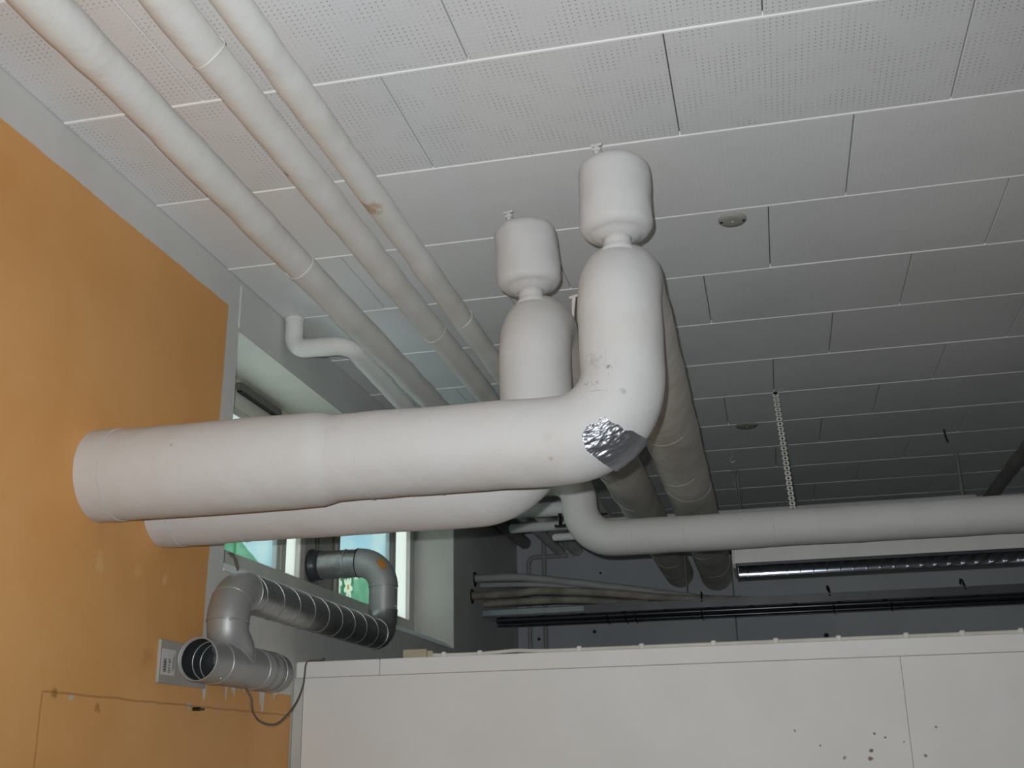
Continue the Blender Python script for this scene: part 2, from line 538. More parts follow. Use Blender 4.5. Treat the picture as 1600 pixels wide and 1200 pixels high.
    def prism(s, poly, axis, a0, a1):
        # poly: 2D points; extruded along axis
        def P(q, a):
            if axis == 'X': return (a, q[0], q[1])
            if axis == 'Y': return (q[0], a, q[1])
            return (q[0], q[1], a)
        n = len(poly)
        v = [P(q, a0) for q in poly] + [P(q, a1) for q in poly]
        f = [tuple(reversed(range(n))), tuple(range(n, 2 * n))]
        f += [(i, (i + 1) % n, n + (i + 1) % n, n + i) for i in range(n)]
        return s.add(v, f)
    def build(s, name, mat, parent=None, origin=None):
        me = bpy.data.meshes.new(name)
        if parent is not None:
            b = BASE[parent]
        elif origin is not None:
            b = Vector((origin[0], origin[1], origin[2] + ZC))
        else:
            xs = [q[0] for q in s.v]; ys = [q[1] for q in s.v]; zs = [q[2] for q in s.v]
            b = Vector(((min(xs) + max(xs)) / 2, (min(ys) + max(ys)) / 2, min(zs) + ZC))
        me.from_pydata([(q[0] - b.x, q[1] - b.y, q[2] + ZC - b.z) for q in s.v], [], s.f)
        me.polygons.foreach_set('use_smooth', s.smooth)
        me.update()
        import bmesh
        bm = bmesh.new()
        bm.from_mesh(me)
        bmesh.ops.recalc_face_normals(bm, faces=bm.faces)
        bm.to_mesh(me)
        bm.free()
        me.materials.append(M[mat] if isinstance(mat, str) else mat)
        o = bpy.data.objects.new(name, me)
        COL.objects.link(o)
        if parent is not None:
            o.parent = parent
        else:
            o.location = b
        BASE[o] = b
        return o

def fillet(pts, R, step=0.03, arc=14):
    """polyline with rounded corners, resampled"""
    pts = [Vector(p) for p in pts]
    rr = R if isinstance(R, (list, tuple)) else [R] * (len(pts) - 2)
    out = []
    def line(a, b):
        n = max(1, int((b - a).length / step))
        for i in range(n + 1):
            q = a.lerp(b, i / n)
            if not out or (out[-1] - q).length > 1e-5:
                out.append(q)
    cur = pts[0]
    for i in range(1, len(pts) - 1):
        p = pts[i]
        d0 = (pts[i - 1] - p).normalized()
        d1 = (pts[i + 1] - p).normalized()
        ang = d0.angle(d1)
        t = rr[i - 1] / math.tan(ang / 2)
        a = p + d0 * t
        b = p + d1 * t
        line(cur, a)
        bis = (d0 + d1).normalized()
        c = p + bis * (rr[i - 1] / math.sin(ang / 2))
        va, vb = a - c, b - c
        tot = va.angle(vb)
        ax = va.cross(vb).normalized()
        for k in range(1, arc + 1):
            q = c + Matrix.Rotation(tot * k / arc, 3, ax) @ va
            if (out[-1] - q).length > 1e-5:
                out.append(q)
        cur = b
    line(cur, pts[-1])
    return out
def arcpts(c, e0, e1, R, a0, a1, n=16):
    c, e0, e1 = Vector(c), Vector(e0), Vector(e1)
    return [c + e0 * R * math.cos(a0 + (a1 - a0) * i / n) + e1 * R * math.sin(a0 + (a1 - a0) * i / n) for i in range(n + 1)]
def seg(a, b, step=0.03):
    a, b = Vector(a), Vector(b)
    n = max(1, int((b - a).length / step))
    return [a.lerp(b, i / n) for i in range(n + 1)]

def smooth(pts, n=6):
    P = [Vector(p) for p in pts]
    out = []
    for i in range(len(P) - 1):
        a, b, c, d = P[max(i - 1, 0)], P[i], P[i + 1], P[min(i + 2, len(P) - 1)]
        for k in range(n):
            t = k / n
            out.append(0.5 * ((2 * b) + (c - a) * t + (2 * a - 5 * b + 4 * c - d) * t * t + (3 * b - a - 3 * c + d) * t ** 3))
    out.append(P[-1])
    return out

# ================================================================== THE SETTING
FZ = -ZC
tag(MB().box(WX - 0.4, RX + 0.1, FY - 0.1, BY + 0.1, FZ - 0.1, FZ).build('floor', 'floor'), kind='structure')

# left wall with the window opening (Y 4.215..7.65, z 0.79..1.835)
WO = WX - 0.36
OY0, OY1, OZ0, OZ1 = 4.20, 7.655, 0.79, 1.836
wl = MB()
wl.box(WO, WX, FY - 0.1, OY0, FZ, CZ + 0.05)
wl.box(WO, WX, OY1, BY + 0.1, FZ, CZ + 0.05)
wl.box(WO, WX, OY0, OY1, FZ, OZ0 - 0.005)
wl.box(WO, WX, OY0, OY1, OZ1, CZ + 0.05)
wall_left = tag(wl.build('wall_left', 'wall_left'), kind='structure')
rv = MB()
rv.box(WO + 0.07, WX - 0.002, OY1 - 0.006, OY1 - 0.0005, OZ0, OZ1)
rv.build('reveal_lining', 'room_white', wall_left)
so = MB()
so.box(WO + 0.07, WX - 0.002, OY0, OY1 - 0.006, OZ1 - 0.006, OZ1 - 0.0005)
so.build('soffit_lining', 'soffit_panel', wall_left)
ce = MB()
ce.tube([(WX + 0.002, 4.197 + random.uniform(-.003, .003), z) for z in (1.84, 1.88, 1.92, 1.96, 2.0, 2.04)], 0.006, 8)
ce.build('chipped_edge', 'white_paint', wall_left)

tag(MB().box(WO, RX + 0.1, BY, BY + 0.1, FZ, CZ + 0.05).build('wall_back', 'back'), kind='structure')
tag(MB().box(RX, RX + 0.1, FY - 0.1, BY, FZ, CZ + 0.05).build('wall_right', 'room_white'), kind='structure')
tag(MB().box(WX, RX, FY - 0.1, FY, FZ, CZ + 0.05).build('wall_front', 'room_white'), kind='structure')
wb = bpy.data.objects['wall_back']
for x in (-0.297,):
    MB().box(x - 0.006, x + 0.006, BY - 0.004, BY + 0.001, FZ, CZ - 0.05).build('panel_joint', 'vent_grey', wb)

# ceiling: slab, perforated tiles in staggered rows, raised near-white strips that paint in the flash-lit edges of the long joints
ceiling = tag(MB().box(WO, RX + 0.1, FY - 0.1, BY + 0.1, CZ + 0.018, CZ + 0.12).build('ceiling', 'slab'), kind='structure')
PX, PW = 0.888, 0.600
Y0 = 2.868
OFF = {0: -0.163, 1: 0.419, 2: 0.128}
tile_cache = {}
def tile(x0, x1, y0, y1, mat):
    key = (round(x1 - x0, 3), round(y1 - y0, 3), mat)
    cb = BASE[ceiling]
    if key not in tile_cache:
        w, h = x1 - x0, y1 - y0
        me = bpy.data.meshes.new('tile')
        b = 0.0025
        v = [(b, b, 0), (w - b, b, 0), (w - b, h - b, 0), (b, h - b, 0),
             (0, 0, b), (w, 0, b), (w, h, b), (0, h, b), (0, 0, .018), (w, 0, .018), (w, h, .018), (0, h, .018)]
        f = [(3, 2, 1, 0), (0, 1, 5, 4), (1, 2, 6, 5), (2, 3, 7, 6), (3, 0, 4, 7), (4, 5, 9, 8), (5, 6, 10, 9), (6, 7, 11, 10), (7, 4, 8, 11)]
        me.from_pydata(v, [], f)
        me.materials.append(M[mat])
        tile_cache[key] = me
    o = bpy.data.objects.new('tile', tile_cache[key])
    COL.objects.link(o)
    o.parent = ceiling
    dz = random.choice((0, 0, 0, .0006, -.0006))
    o.location = (x0 - cb.x, y0 - cb.y, CZ + dz + ZC - cb.z)
GAP = 0.0018
k0 = int(math.floor((FY - Y0) / PW))
k1 = int(math.ceil((BY - Y0) / PW))
for k in range(k0, k1):
    ya, yb = max(Y0 + k * PW + 0.005, FY), min(Y0 + (k + 1) * PW - 0.005, BY - 0.003)
    if yb - ya < 0.03:
        continue
    o = OFF[k % 3]
    x = o - PX * 4
    while x < RX:
        a, b = max(x + GAP, WX + 0.002), min(x + PX - GAP, RX - 0.002)
        if b - a > 0.02:
            if k == 3 and a < -2.0:
                tile(a, min(b, a + 0.26), ya, yb, 'tile_plain')
                if b - a > 0.30:
                    tile(a + 0.262, b, ya, yb, 'tile_filled')
            else:
                tile(a, b, ya, yb, 'tile' if k < 1 else 'tile_filled')
        x += PX
    if k > k0:
        y = Y0 + k * PW
        MB().prism([(y - 0.006, CZ + 0.018), (y - 0.006, CZ - 0.0005), (y - 0.003, CZ - 0.0028), (y + 0.003, CZ - 0.0028), (y + 0.006, CZ - 0.0005), (y + 0.006, CZ + 0.018)], 'X', WX + 0.002, RX - 0.002).build('lit_seam_strip', 'strip', ceiling)

# partition: boards with a joint, a top band, a corner bead
PTOP = 0.482
part = tag(MB().box(WX + 0.002, RX - 0.002, PY + 0.014, PY + 0.085, FZ, PTOP - 0.004).build('wall_partition', 'room_white'), kind='structure')
JX = 0.495
def wavy_board(x0, x1, wob0, wob1):
    n = 24
    z0, z1 = FZ, 0.408
    v, f = [], []
    for i in range(n + 1):
        z = z0 + (z1 - z0) * i / n
        a = x0 + (0.006 * noise.noise(Vector((0, 0, z * 7))) if wob0 else 0)
        b = x1 + (0.006 * noise.noise(Vector((0, 0, z * 7))) if wob1 else 0)
        v += [(a, PY, z), (b, PY, z), (b, PY + 0.014, z), (a, PY + 0.014, z)]
    for i in range(n):
        for j in range(4):
            f.append((i * 4 + j, i * 4 + (j + 1) % 4, i * 4 + 4 + (j + 1) % 4, i * 4 + 4 + j))
    f += [(3, 2, 1, 0), tuple(n * 4 + q for q in range(4))]
    return MB().add(v, f)
wavy_board(WX + 0.05, JX - 0.0015, False, True).build('board', 'partition', part)
wavy_board(JX + 0.0015, RX - 0.003, True, False).build('board', 'partition', part)
MB().box(WX + 0.012, -1.747, PY - 0.004, PY + 0.075, 0.4105, PTOP, 0.003).build('top_band', 'partition', part)
MB().box(-1.744, RX - 0.003, PY - 0.004, PY + 0.075, 0.4105, PTOP, 0.003).build('top_band', 'partition', part)
MB().box(WX + 0.002, WX + 0.048, PY - 0.006, PY + 0.014, FZ, 0.409, 0.003).build('corner_bead', 'white_paint', part)

# ================================================================== WINDOW
XF = -2.445
win = empty('window_1', (XF, 5.93, OZ0), None, None)
win['kind'] = 'structure'
XB = XF - 0.06
MB().box(XB, XF, OY0, OY1, 1.682, OZ1 - 0.006, 0.003).build('header_panel', 'soffit_panel', win)
MB().box(XB, XF - 0.004, OY0, OY1, 1.648, 1.682, 0.003).build('top_rail', 'grey_frame', win)
MB().box(XB, XF, OY0, OY1, OZ0, 0.988, 0.004).build('bottom_rail', 'grey_frame', win)
for y0, y1, mt in ((OY0, 4.30, 'grey_frame'), (5.335, 5.385, 'white_pvc'), (5.39, 5.455, 'grey_frame'), (5.635, 5.70, 'grey_frame'),
                   (6.165, 6.215, 'brown_frame'), (7.10, 7.15, 'white_pvc'), (7.155, 7.235, 'grey_frame'), (7.55, OY1, 'grey_frame')):
    MB().box(XB, XF - 0.002, y0, y1, 0.988, 1.648, 0.004).build('mullion', mt, win)
for y0, y1, mt in ((4.30, 5.335, 'glass'), (6.215, 7.10, 'glass'), (5.455, 5.635, 'frosted'), (7.235, 7.55, 'frosted')):
    MB().box(XF - 0.036, XF - 0.030, y0, y1, 0.988, 1.648).build('pane' if mt == 'glass' else 'frosted_panel', mt, win)
# sash that was boarded for the duct
MB().box(XF - 0.04, XF - 0.012, 5.70, 6.165, 0.988, 1.648, 0.002).build('boarded_panel', 'brown_frame', win)
for y in (5.86, 5.90, 6.12):
    MB().box(XF - 0.013, XF - 0.006, y - 0.006, y + 0.006, 0.99, 1.645, 0.001).build('board_batten', 'vent_grey', win)
# window sill
sl = MB().prism([(WX + 0.004, OZ0 - 0.004), (WX + 0.004, OZ0), (WX - 0.06, OZ0 + 0.048), (XF + 0.001, OZ0 + 0.048), (XF + 0.001, OZ0 - 0.004)], 'Y', OY0 + 0.003, OY1 - 0.008).build('window_sill', 'strip', win)
# trickle vent
def stadium(y0, y1, z0, z1, n=8):
    r = (z1 - z0) / 2
    zc = (z0 + z1) / 2
    q = [(y1 - r + r * math.sin(PI * i / n), zc + r * math.cos(PI * i / n)) for i in range(n + 1)]
    q += [(y0 + r - r * math.sin(PI * i / n), zc - r * math.cos(PI * i / n)) for i in range(n + 1)]
    return q
tv = MB().prism(stadium(4.765, 5.265, 1.768, 1.812), 'X', XF, XF + 0.022).build('trickle_vent', 'vent_grey', win)
MB().prism(stadium(4.78, 5.25, 1.762, 1.770), 'X', XF + 0.001, XF + 0.026).build('vent_lip', 'black', tv)
# printed film stuck on the lower part of the two panes
for y0, y1, zt in ((4.302, 5.333, 1.36), (6.217, 7.098, 1.56)):
    MB().box(XF - 0.0298, XF - 0.0290, y0, y1, 0.989, zt).build('printed_film', 'film', win)

# ================================================================== THE TWO BIG INSULATED PIPES
def vessel(parent, c, z0, z1, r, seed):
    """insulated air vessel with rounded shoulders, a neck below and a bleed cock on top"""
    h = z1 - z0
    e = 0.05
    prof = [(0.040, 0.0), (0.06, 0.004), (r * .64, 0.011)]
    for i in range(0, 9):
        a = PI / 2 * i / 8
        prof.append((r - 0.034 + 0.034 * math.sin(a), 0.018 + 0.036 * (1 - math.cos(a))))
    for i in range(1, 8):
        prof.append((r + 0.001 * math.sin(i), 0.056 + (h - 0.106) * i / 8))
    for i in range(0, 7):
        a = PI / 2 * i / 6
        prof.append((r - e + e * math.cos(a), h - e * .9 + e * .9 * math.sin(a)))
    prof.append((0.01, h + 0.004))
    v = MB().lathe((c[0], c[1], z0), prof, 40, nz=0.007, seed=seed).build('air_vessel', 'pipe_white', parent)
    MB().lathe((c[0], c[1], z0 - 0.075), [(0.066, 0.02), (0.048, 0.045), (0.044, 0.062), (0.050, 0.085)], 20, nz=0.003, seed=seed + 3).build('neck', 'pipe_white', v)
    k = MB()
    cx, cy = c[0] - 0.045, c[1] - 0.062
    k.tube([(cx, cy, z1 - 0.02), (cx, cy, z1 + 0.036)], 0.009, 10)
    k.box(cx - 0.014, cx + 0.014, cy - 0.014, cy + 0.014, z1 + 0.012, z1 + 0.022, 0.002)
    k.tube([(cx - 0.017, cy, z1 + 0.036), (cx + 0.017, cy, z1 + 0.039)], 0.0055, 8)
    k.build('bleed_cock', 'white_paint', v)
    return v

def big_pipe(label, Y, z, X, r, rise_r, rb, zt, rbt, run_end, run_r, sleeve, seed):
    root = empty('insulated_pipe', (X, Y, z - r), label, 'pipe', 'pair of insulated risers')
    # collar at the wall
    MB().tube(seg((WX + 0.001, Y, z), (WX + 0.085, Y, z), 0.02), r + sleeve + 0.0035, 48, nz=0.003, nf=8, seed=seed).build('end_collar', 'pipe_white', root)
    if sleeve:
        q = seg((WX + 0.08, Y, z), (-1.385, Y, z), 0.03)
        rad = [r + sleeve] * len(q)
        q += [Vector((-1.365, Y, z)), Vector((-1.34, Y, z)), Vector((-1.315, Y, z)), Vector((-1.30, Y, z))]
        rad += [r + sleeve * .95, r + sleeve * .55, r + sleeve * .12, r + 0.0005]
        MB().tube(q, rad, 48, nz=0.0035, nf=4, seed=seed + 2).build('outer_sleeve', 'pipe_white', root)
        x0 = -1.33
    else:
        x0 = WX + 0.08
    lo = MB().tube(seg((x0, Y, z), (X - rb, Y, z), 0.03), r, 48, False, nz=0.004, nf=5, seed=seed).build('lower_run', 'pipe_white', root)
    # wrap seams around the run
    for i, x in enumerate([x0 + 0.13, x0 + 0.36] if sleeve else [x0 + 0.25, x0 + 0.72]):
        pts = [(x + 0.004 * math.sin(3 * a), Y + (r + 0.0008) * math.cos(a), z + (r + 0.0008) * math.sin(a)) for a in [2 * PI * j / 48 for j in range(49)]]
        MB().tube(pts, 0.0010, 6).build('wrap_seam', 'pipe_white', lo)
    c = (X - rb, Y, z + rb)
    a = arcpts(c, (0, 0, -1), (1, 0, 0), rb, 0, PI / 2, 20)
    n = len(a)
    rad = [r + (rise_r - r) * i / (n - 1) + 0.003 * math.sin(PI * i / (n - 1)) + 0.0004 for i in range(n)]
    a = [a[0] + Vector((-0.024, 0, 0)), a[0] + Vector((-0.012, 0, 0))] + a + [a[-1] + Vector((0, 0, 0.012)), a[-1] + Vector((0, 0, 0.024))]
    MB().tube(a, [r - 0.0005, r + 0.0004] + rad + [rise_r + 0.0004, rise_r - 0.0005], 48, False, nz=0.004, nf=5, seed=seed).build('lower_elbow', 'pipe_white', root)
    MB().tube(seg((X, Y, z + rb), (X, Y, zt - rbt), 0.02), rise_r, 48, False, nz=0.004, nf=5, seed=seed).build('riser', 'pipe_white', root)
    c2 = (X, Y + rbt, zt - rbt)
    a2 = arcpts(c2, (0, -1, 0), (0, 0, 1), rbt, 0, PI / 2, 18)
    a2 = [a2[0] + Vector((0, 0, -0.024)), a2[0] + Vector((0, 0, -0.012))] + a2 + [a2[-1] + Vector((0, 0.012, 0))]
    MB().tube(a2, [rise_r - 0.0005] + [rise_r + 0.0004] * (len(a2) - 1), 48, False, nz=0.004, nf=5, seed=seed).build('upper_elbow', 'pipe_white', root)
    st = Vector((X, Y + rbt - 0.01, zt))
    br = MB().tube(seg(st, run_end, 0.06), run_r, 48, nz=0.005, nf=5, seed=seed + 11).build('back_run', 'pipe_old', root)
    # a few slanting wrap seams along the long run
    L = (Vector(run_end) - st).length
    rs = random.Random(int(seed))
    d = 0.12
    while d < L - 0.3:
        q0 = st.lerp(Vector(run_end), d / L)
        sl = rs.uniform(0.04, 0.12) * rs.choice((-1, 1))
        a0 = rs.uniform(2.6, 4.2)
        sp = rs.uniform(1.2, 2.6)
        MB().tube([q0 + Vector((math.cos(a0 + sp * j / 20) * (run_r + .002), sl * (j / 20 - .5) * sp, math.sin(a0 + sp * j / 20) * (run_r + .002))) for j in range(21)], 0.0015, 5).build('wrap_seam', 'pipe_white', br)
        d += rs.uniform(0.4, 0.9)
    return root

p1 = big_pipe('front white insulated pipe with silver tape patch, bending up to the taller vessel', 3.28, 0.953, -0.383, 0.138, 0.131, 0.20, 1.515, 0.17, (-0.425, BY - 0.014, 1.528), 0.132, 0.0145, 1.0)
vessel(p1, (-0.381, 3.30), 1.616, 1.900, 0.119, 2.0)
p2 = big_pipe('rear white insulated pipe, half hidden below the front one, bending up to the lower vessel', 3.70, 0.930, -0.743, 0.139, 0.128, 0.225, 1.548, 0.17, (-0.737, BY - 0.014, 1.555), 0.119, 0.0, 20.0)
v2 = vessel(p2, (-0.757, 3.72), 1.650, 1.922, 0.116, 9.0)
v2.matrix_local = Matrix.Translation(Vector((-0.757, 3.72, 1.65 + ZC)) - BASE[p2]) @ Matrix.Rotation(-0.06, 4, 'Y') @ Matrix.Translation(BASE[p2] - Vector((-0.757, 3.72, 1.65 + ZC)))
# small vent cock on the rear run
k = MB().tube([(-0.66, 4.05, 1.63), (-0.655, 4.05, 1.70), (-0.65, 4.05, 1.76)], [0.006, 0.006, 0.009], 10)
k.tube([(-0.668, 4.05, 1.756), (-0.634, 4.05, 1.764)], 0.006, 8)
k.build('vent_cock', 'pipe_old', p2)

# silver tape patch on the front lower elbow: (theta along the bend, phi round it)
def tape_patch():
    X, Y, z, rb = -0.383, 3.28, 0.953, 0.20
    c = Vector((X - rb, Y, z + rb))
    TH0, TH1, PH0, PH1 = 0.10, 1.22, -1.45, 1.25
    poly = TAPE
    def inside(a, b):
        r = False
        for i in range(len(poly)):
            x0, y0 = poly[i]; x1, y1 = poly[i - 1]
            if (y0 > b) != (y1 > b) and a < (x1 - x0) * (b - y0) / (y1 - y0) + x0:
                r = not r
        return r
    N, Q = 90, 110
    vid, v, f = {}, [], []
    lo_a = min(p[0] for p in poly); hi_a = max(p[0] for p in poly)
    lo_b = min(p[1] for p in poly); hi_b = max(p[1] for p in poly)
    def vert(i, j):
        if (i, j) in vid: return vid[(i, j)]
        th = lo_a + (hi_a - lo_a) * i / N
        ph = lo_b + (hi_b - lo_b) * j / Q
        out = Vector((math.sin(th), 0, -math.cos(th)))
        ax = c + out * rb
        d = out * math.cos(ph) + Vector((0, -1, 0)) * math.sin(ph)
        rr = 0.138 + (0.131 - 0.138) * th / (PI / 2) + 0.003 * math.sin(2 * th) + 0.0085
        w = Vector((th * 5.5 + ph * 2.0, ph * 7.0, 0.3))
        wr = 1 - abs(noise.noise(w * 1.1)) * 2.0 + 0.6 * (1 - abs(noise.noise(w * 2.6)) * 2)
        amp = 0.0010 + 0.0026 * max(0, min(1, (ph - 0.35) / 0.5))
        q = ax + d * (rr + wr * amp)
        vid[(i, j)] = len(v)
        v.append(q)
        return vid[(i, j)]
    for i in range(N):
        for j in range(Q):
            a = lo_a + (hi_a - lo_a) * (i + .5) / N
            b = lo_b + (hi_b - lo_b) * (j + .5) / Q
            if inside(a, b):
                f.append((vert(i, j), vert(i + 1, j), vert(i + 1, j + 1), vert(i, j + 1)))
    mb = MB().add(v, f, True)
    o = mb.build('tape_patch', 'foil', p1)
    o['label'] = 'crumpled silver tape patch'
    return o
TAPE = [(0.36, 1.25), (0.46, 1.355), (0.54, 1.355), (0.58, 1.27), (0.675, 1.355), (0.665, 1.26), (0.72, 1.30), (0.725, 1.12), (0.765, 0.985), (0.77, 0.815), (0.82, 0.675), (0.87, 0.135), (0.93, -0.45), (0.50, -0.5), (0.475, 0.11), (0.435, 0.42), (0.39, 0.71), (0.34, 0.94), (0.345, 1.11)]
tape_patch()

# ================================================================== CEILING PIPES ALONG THE LEFT WALL
GC = 'white insulated pipes running under the ceiling'
def run_pipe(label, X0, X1, z0, z1, r, seed, y0=FY + 0.01, y1=BY - 0.002, mat='pipe_ceiling', group=GC, bands=()):
    q = seg((X0, y0, z0), (X1, y1, z1), 0.06)
    o = MB().tube(q, r, 36, nz=0.006, nf=4.5, seed=seed).build('ceiling_pipe', mat)
    tag(o, label, 'pipe', group)
    for y in bands:
        t = (y - y0) / (y1 - y0)
        x, z = X0 + (X1 - X0) * t, z0 + (z1 - z0) * t
        MB().tube([(x + (r + .001) * math.cos(a), y + 0.012 * math.sin(2 * a), z + (r + .001) * math.sin(a)) for a in [2 * PI * j / 40 for j in range(41)]], 0.002, 6).build('wrap_band', mat, o)
    return o
run_pipe('thick white ceiling pipe nearest the orange wall, starting at the top left corner', -1.6225, -1.6225, 1.815, 1.815, 0.0575, 3, bands=(3.6,))
run_pipe('thick white ceiling pipe in the middle of the three long runs', -1.332, -1.332, 1.82, 1.82, 0.052, 5, bands=(2.3, 4.4))
run_pipe('thinner white ceiling pipe with a brown stain, next to the vessels', -1.178, -1.178, 1.825, 1.825, 0.0465, 8, bands=(4.3,))
run_pipe('plain pipe under the ceiling far right, above the hanging lamp', 1.65, 1.65, 1.85, 1.85, 0.042, 12, mat='pipe_dark', group=None)

o = MB().tube(fillet([(-2.103, 4.66, CZ - 0.001), (-2.103, 4.66, 1.905), (-1.80, 4.60, 1.875), (-1.765, 5.3, 1.80), (-1.76, BY - 0.002, 1.80)], [0.075, 0.075, 0.3], 0.05), 0.0435, 32, nz=0.003, nf=7, seed=31).build('bent_pipe', 'pipe_ceiling')
tag(o, 'short white pipe dropping from the ceiling above the window and bending away beside the wall', 'pipe')
MB().lathe((-2.103, 4.66, CZ - 0.022), [(0.0445, 0), (0.046, 0.01), (0.047, 0.0215)], 24, nz=0.003).build('ceiling_collar', 'pipe_ceiling', o)
o = MB().tube(fillet([(-2.07, 7.2, CZ - 0.001), (-2.07, 7.2, 1.90), (-2.085, BY - 0.002, 1.90)], 0.08, 0.05), 0.055, 28, nz=0.003, nf=7, seed=33).build('wall_corner_pipe', 'pipe_dark')
tag(o, 'dark pipe under the ceiling ending in the far left corner of the back wall', 'pipe')

# cross pipes behind the big pair
def cross(name, label, Y, z, x0, x1, r, mat='pipe_grey', group='cross pipes behind the risers'):
    q = seg((x0, Y, z), (x1, Y, z), 0.05)
    rad = [r] * len(q)
    q = [q[0] + Vector((-r * .5, 0, 0))] + q + [q[-1] + Vector((r * .35, 0, 0)), q[-1] + Vector((r * .5, 0, 0))]
    rad = [r * .6] + rad + [r * .85, r * .4]
    return tag(MB().tube(q, rad, 28, nz=0.002).build(name, mat), label, 'pipe', group)
h1 = cross('cross_pipe', 'grey cross pipe with a black valve handle, behind the bent grey pipe', 7.0, 1.578, -1.60, -1.06, 0.046)
h2 = cross('cross_pipe', 'long grey cross pipe running right behind the bent grey pipe and the strap', 8.2, 1.720, -1.86, 1.445, 0.036)
h3 = cross('cross_pipe', 'short lowest grey cross pipe beside the dark pipe ends', 7.6, 1.513, -1.42, -1.20, 0.026)
vh = MB().tube([(-1.262, 6.99, 1.545), (-1.262, 6.97, 1.462)], 0.011, 10)
vh.box(-1.274, -1.25, 6.96, 6.995, 1.515, 1.54, 0.004)
vh.build('valve_stem', 'black', h1)
MB().tube([(-1.297, 6.97, 1.463), (-1.275, 6.97, 1.458), (-1.262, 6.97, 1.46), (-1.249, 6.97, 1.458), (-1.227, 6.97, 1.463)], [.010, .007, .008, .007, .010], 10).build('valve_handle', 'black', h1)
vh = MB().tube([(-1.16, 8.165, 1.73), (-1.16, 8.145, 1.772)], 0.010, 10)
vh.tube([(-1.20, 8.14, 1.775), (-1.16, 8.14, 1.771), (-1.12, 8.14, 1.775)], 0.008, 8)
vh.build('valve_handle', 'black', h2)
MB().lathe((-1.48, 8.2, 1.720 + 0.033), [(0.02, 0), (0.022, 0.02), (0.016, 0.035)], 12).build('gauge_stub', 'white_paint', h2)

for x, r in ((-0.153, 0.006), (1.37, 0.012)):
    MB().tube([(x, 8.2, CZ - 0.0005), (x, 8.2, 1.74)], r, 8).build('hanger_rod', 'pipe_dark', h2)
MB().tube([(-0.19, 8.21, CZ - 0.0005), (-0.157, 8.21, 1.74)], 0.005, 8).build('hanger_wire', 'pipe_dark', h2)
# the grey pipe that bends down and runs to the right
sp = fillet([(-1.345, 6.1, 1.80), (-1.345, 6.1, 1.56), (-1.0, 6.1, 1.545), (-0.985, 6.1, 1.19), (RX - 0.002, 6.1, 1.19)], [0.13, 0.14, 0.195], 0.05, 16)
o = MB().tube(sp, 0.099, 44, nz=0.0035, nf=4, seed=41).build('bent_grey_pipe', 'pipe_grey')
tag(o, 'grey insulated pipe bending down then running level to the right above the lamp', 'pipe')
for x in (-0.70, -0.60, -0.42, -0.22, -0.13, 0.05, 0.28, 0.5, 0.75, 1.0, 1.3):
    t = random.uniform(-0.015, 0.015)
    MB().tube([(x + t * math.sin(a), 6.1 + 0.0995 * math.cos(a), 1.19 + 0.0995 * math.sin(a)) for a in [2 * PI * j / 40 for j in range(41)]], 0.0015, 6).build('wrap_seam', 'pipe_grey', o)

# ================================================================== SPIRAL DUCT
DX, DR = -2.03, 0.078
DZ1, DZ2, DZ3 = 0.395, 0.683, 1.080
DYT, DYB, DYF = 4.085, 4.015, 5.80
duct = empty('spiral_duct', (DX, 4.15, DZ1 - DR), 'galvanised ventilation duct with an open tee, running along the wall into the window', 'duct')
# tee body: open towards the photographer
tee = MB()
ty0, ty1 = 3.80, 4.30
prof = [(DR, 0), (DR, ty1 - ty0)]
inn = DR - 0.004
n = 40
tb = MB().lathe((DX, ty0, DZ1), [(inn, ty1 - ty0), (inn, 0.0), (DR + .001, 0.0), (DR, 0.01), (DR, ty1 - ty0)], n, 'Y')
tee_o = tb.build('tee_body', 'galv_dull', duct)
MB().lathe((DX, ty0 + 0.02, DZ1), [(inn - .0005, 0), (inn - .0005, 0.30)], n, 'Y').build('tee_lining', 'inside_steel', tee_o)
li = bpy.data.objects['tee_lining']
# open tube: drop its end caps
import bmesh
bm = bmesh.new(); bm.from_mesh(li.data)
bmesh.ops.delete(bm, geom=[f for f in bm.faces if len(f.verts) > 4 and f.calc_center_median().y < (ty0 + .1 - BASE[duct].y)], context='FACES_ONLY')
bm.to_mesh(li.data); bm.free()
bm = bmesh.new(); bm.from_mesh(tee_o.data)
bmesh.ops.delete(bm, geom=[f for f in bm.faces if len(f.verts) > 4], context='FACES_ONLY')
bm.to_mesh(tee_o.data); bm.free()
def ring(c, axis, r, t, name, parent, mat='seam_steel', tilt=0.0):
    q = []
    for j in range(49):
        a = 2 * PI * j / 48
        if axis == 'Y': q.append((c[0] + r * math.cos(a), c[1] + tilt * math.cos(a), c[2] + r * math.sin(a)))
        elif axis == 'X': q.append((c[0], c[1] + r * math.cos(a), c[2] + r * math.sin(a)))
        else: q.append((c[0] + r * math.cos(a), c[1] + r * math.sin(a), c[2]))
    return MB().tube(q, t, 6, False).build(name, mat, parent)
for y in (3.90, 3.96):
    ring((DX, y, DZ1), 'Y', inn - 0.002, 0.0022, 'inner_bead', tee_o)
ring((DX, 3.935, DZ1), 'Y', DR + 0.0005, 0.0025, 'bead', tee_o)
ring((DX, 4.255, DZ1), 'Y', DR + 0.0005, 0.003, 'bead', tee_o)
cap = MB().lathe((DX, 4.26, DZ1), [(DR - .002, 0), (DR + .001, 0.005), (DR, 0.05), (DR + .003, 0.055), (DR - 0.001, 0.06), (DR - .001, 0.12), (DR + .003, 0.125), (DR - .001, 0.13), (DR - .002, 0.215), (DR - 0.012, 0.228), (0.0, 0.232)], 40, 'Y').build('end_cap', 'galv_dull', duct)
ring((DX, 4.42, DZ1), 'Y', DR + 0.0005, 0.003, 'bead', cap)
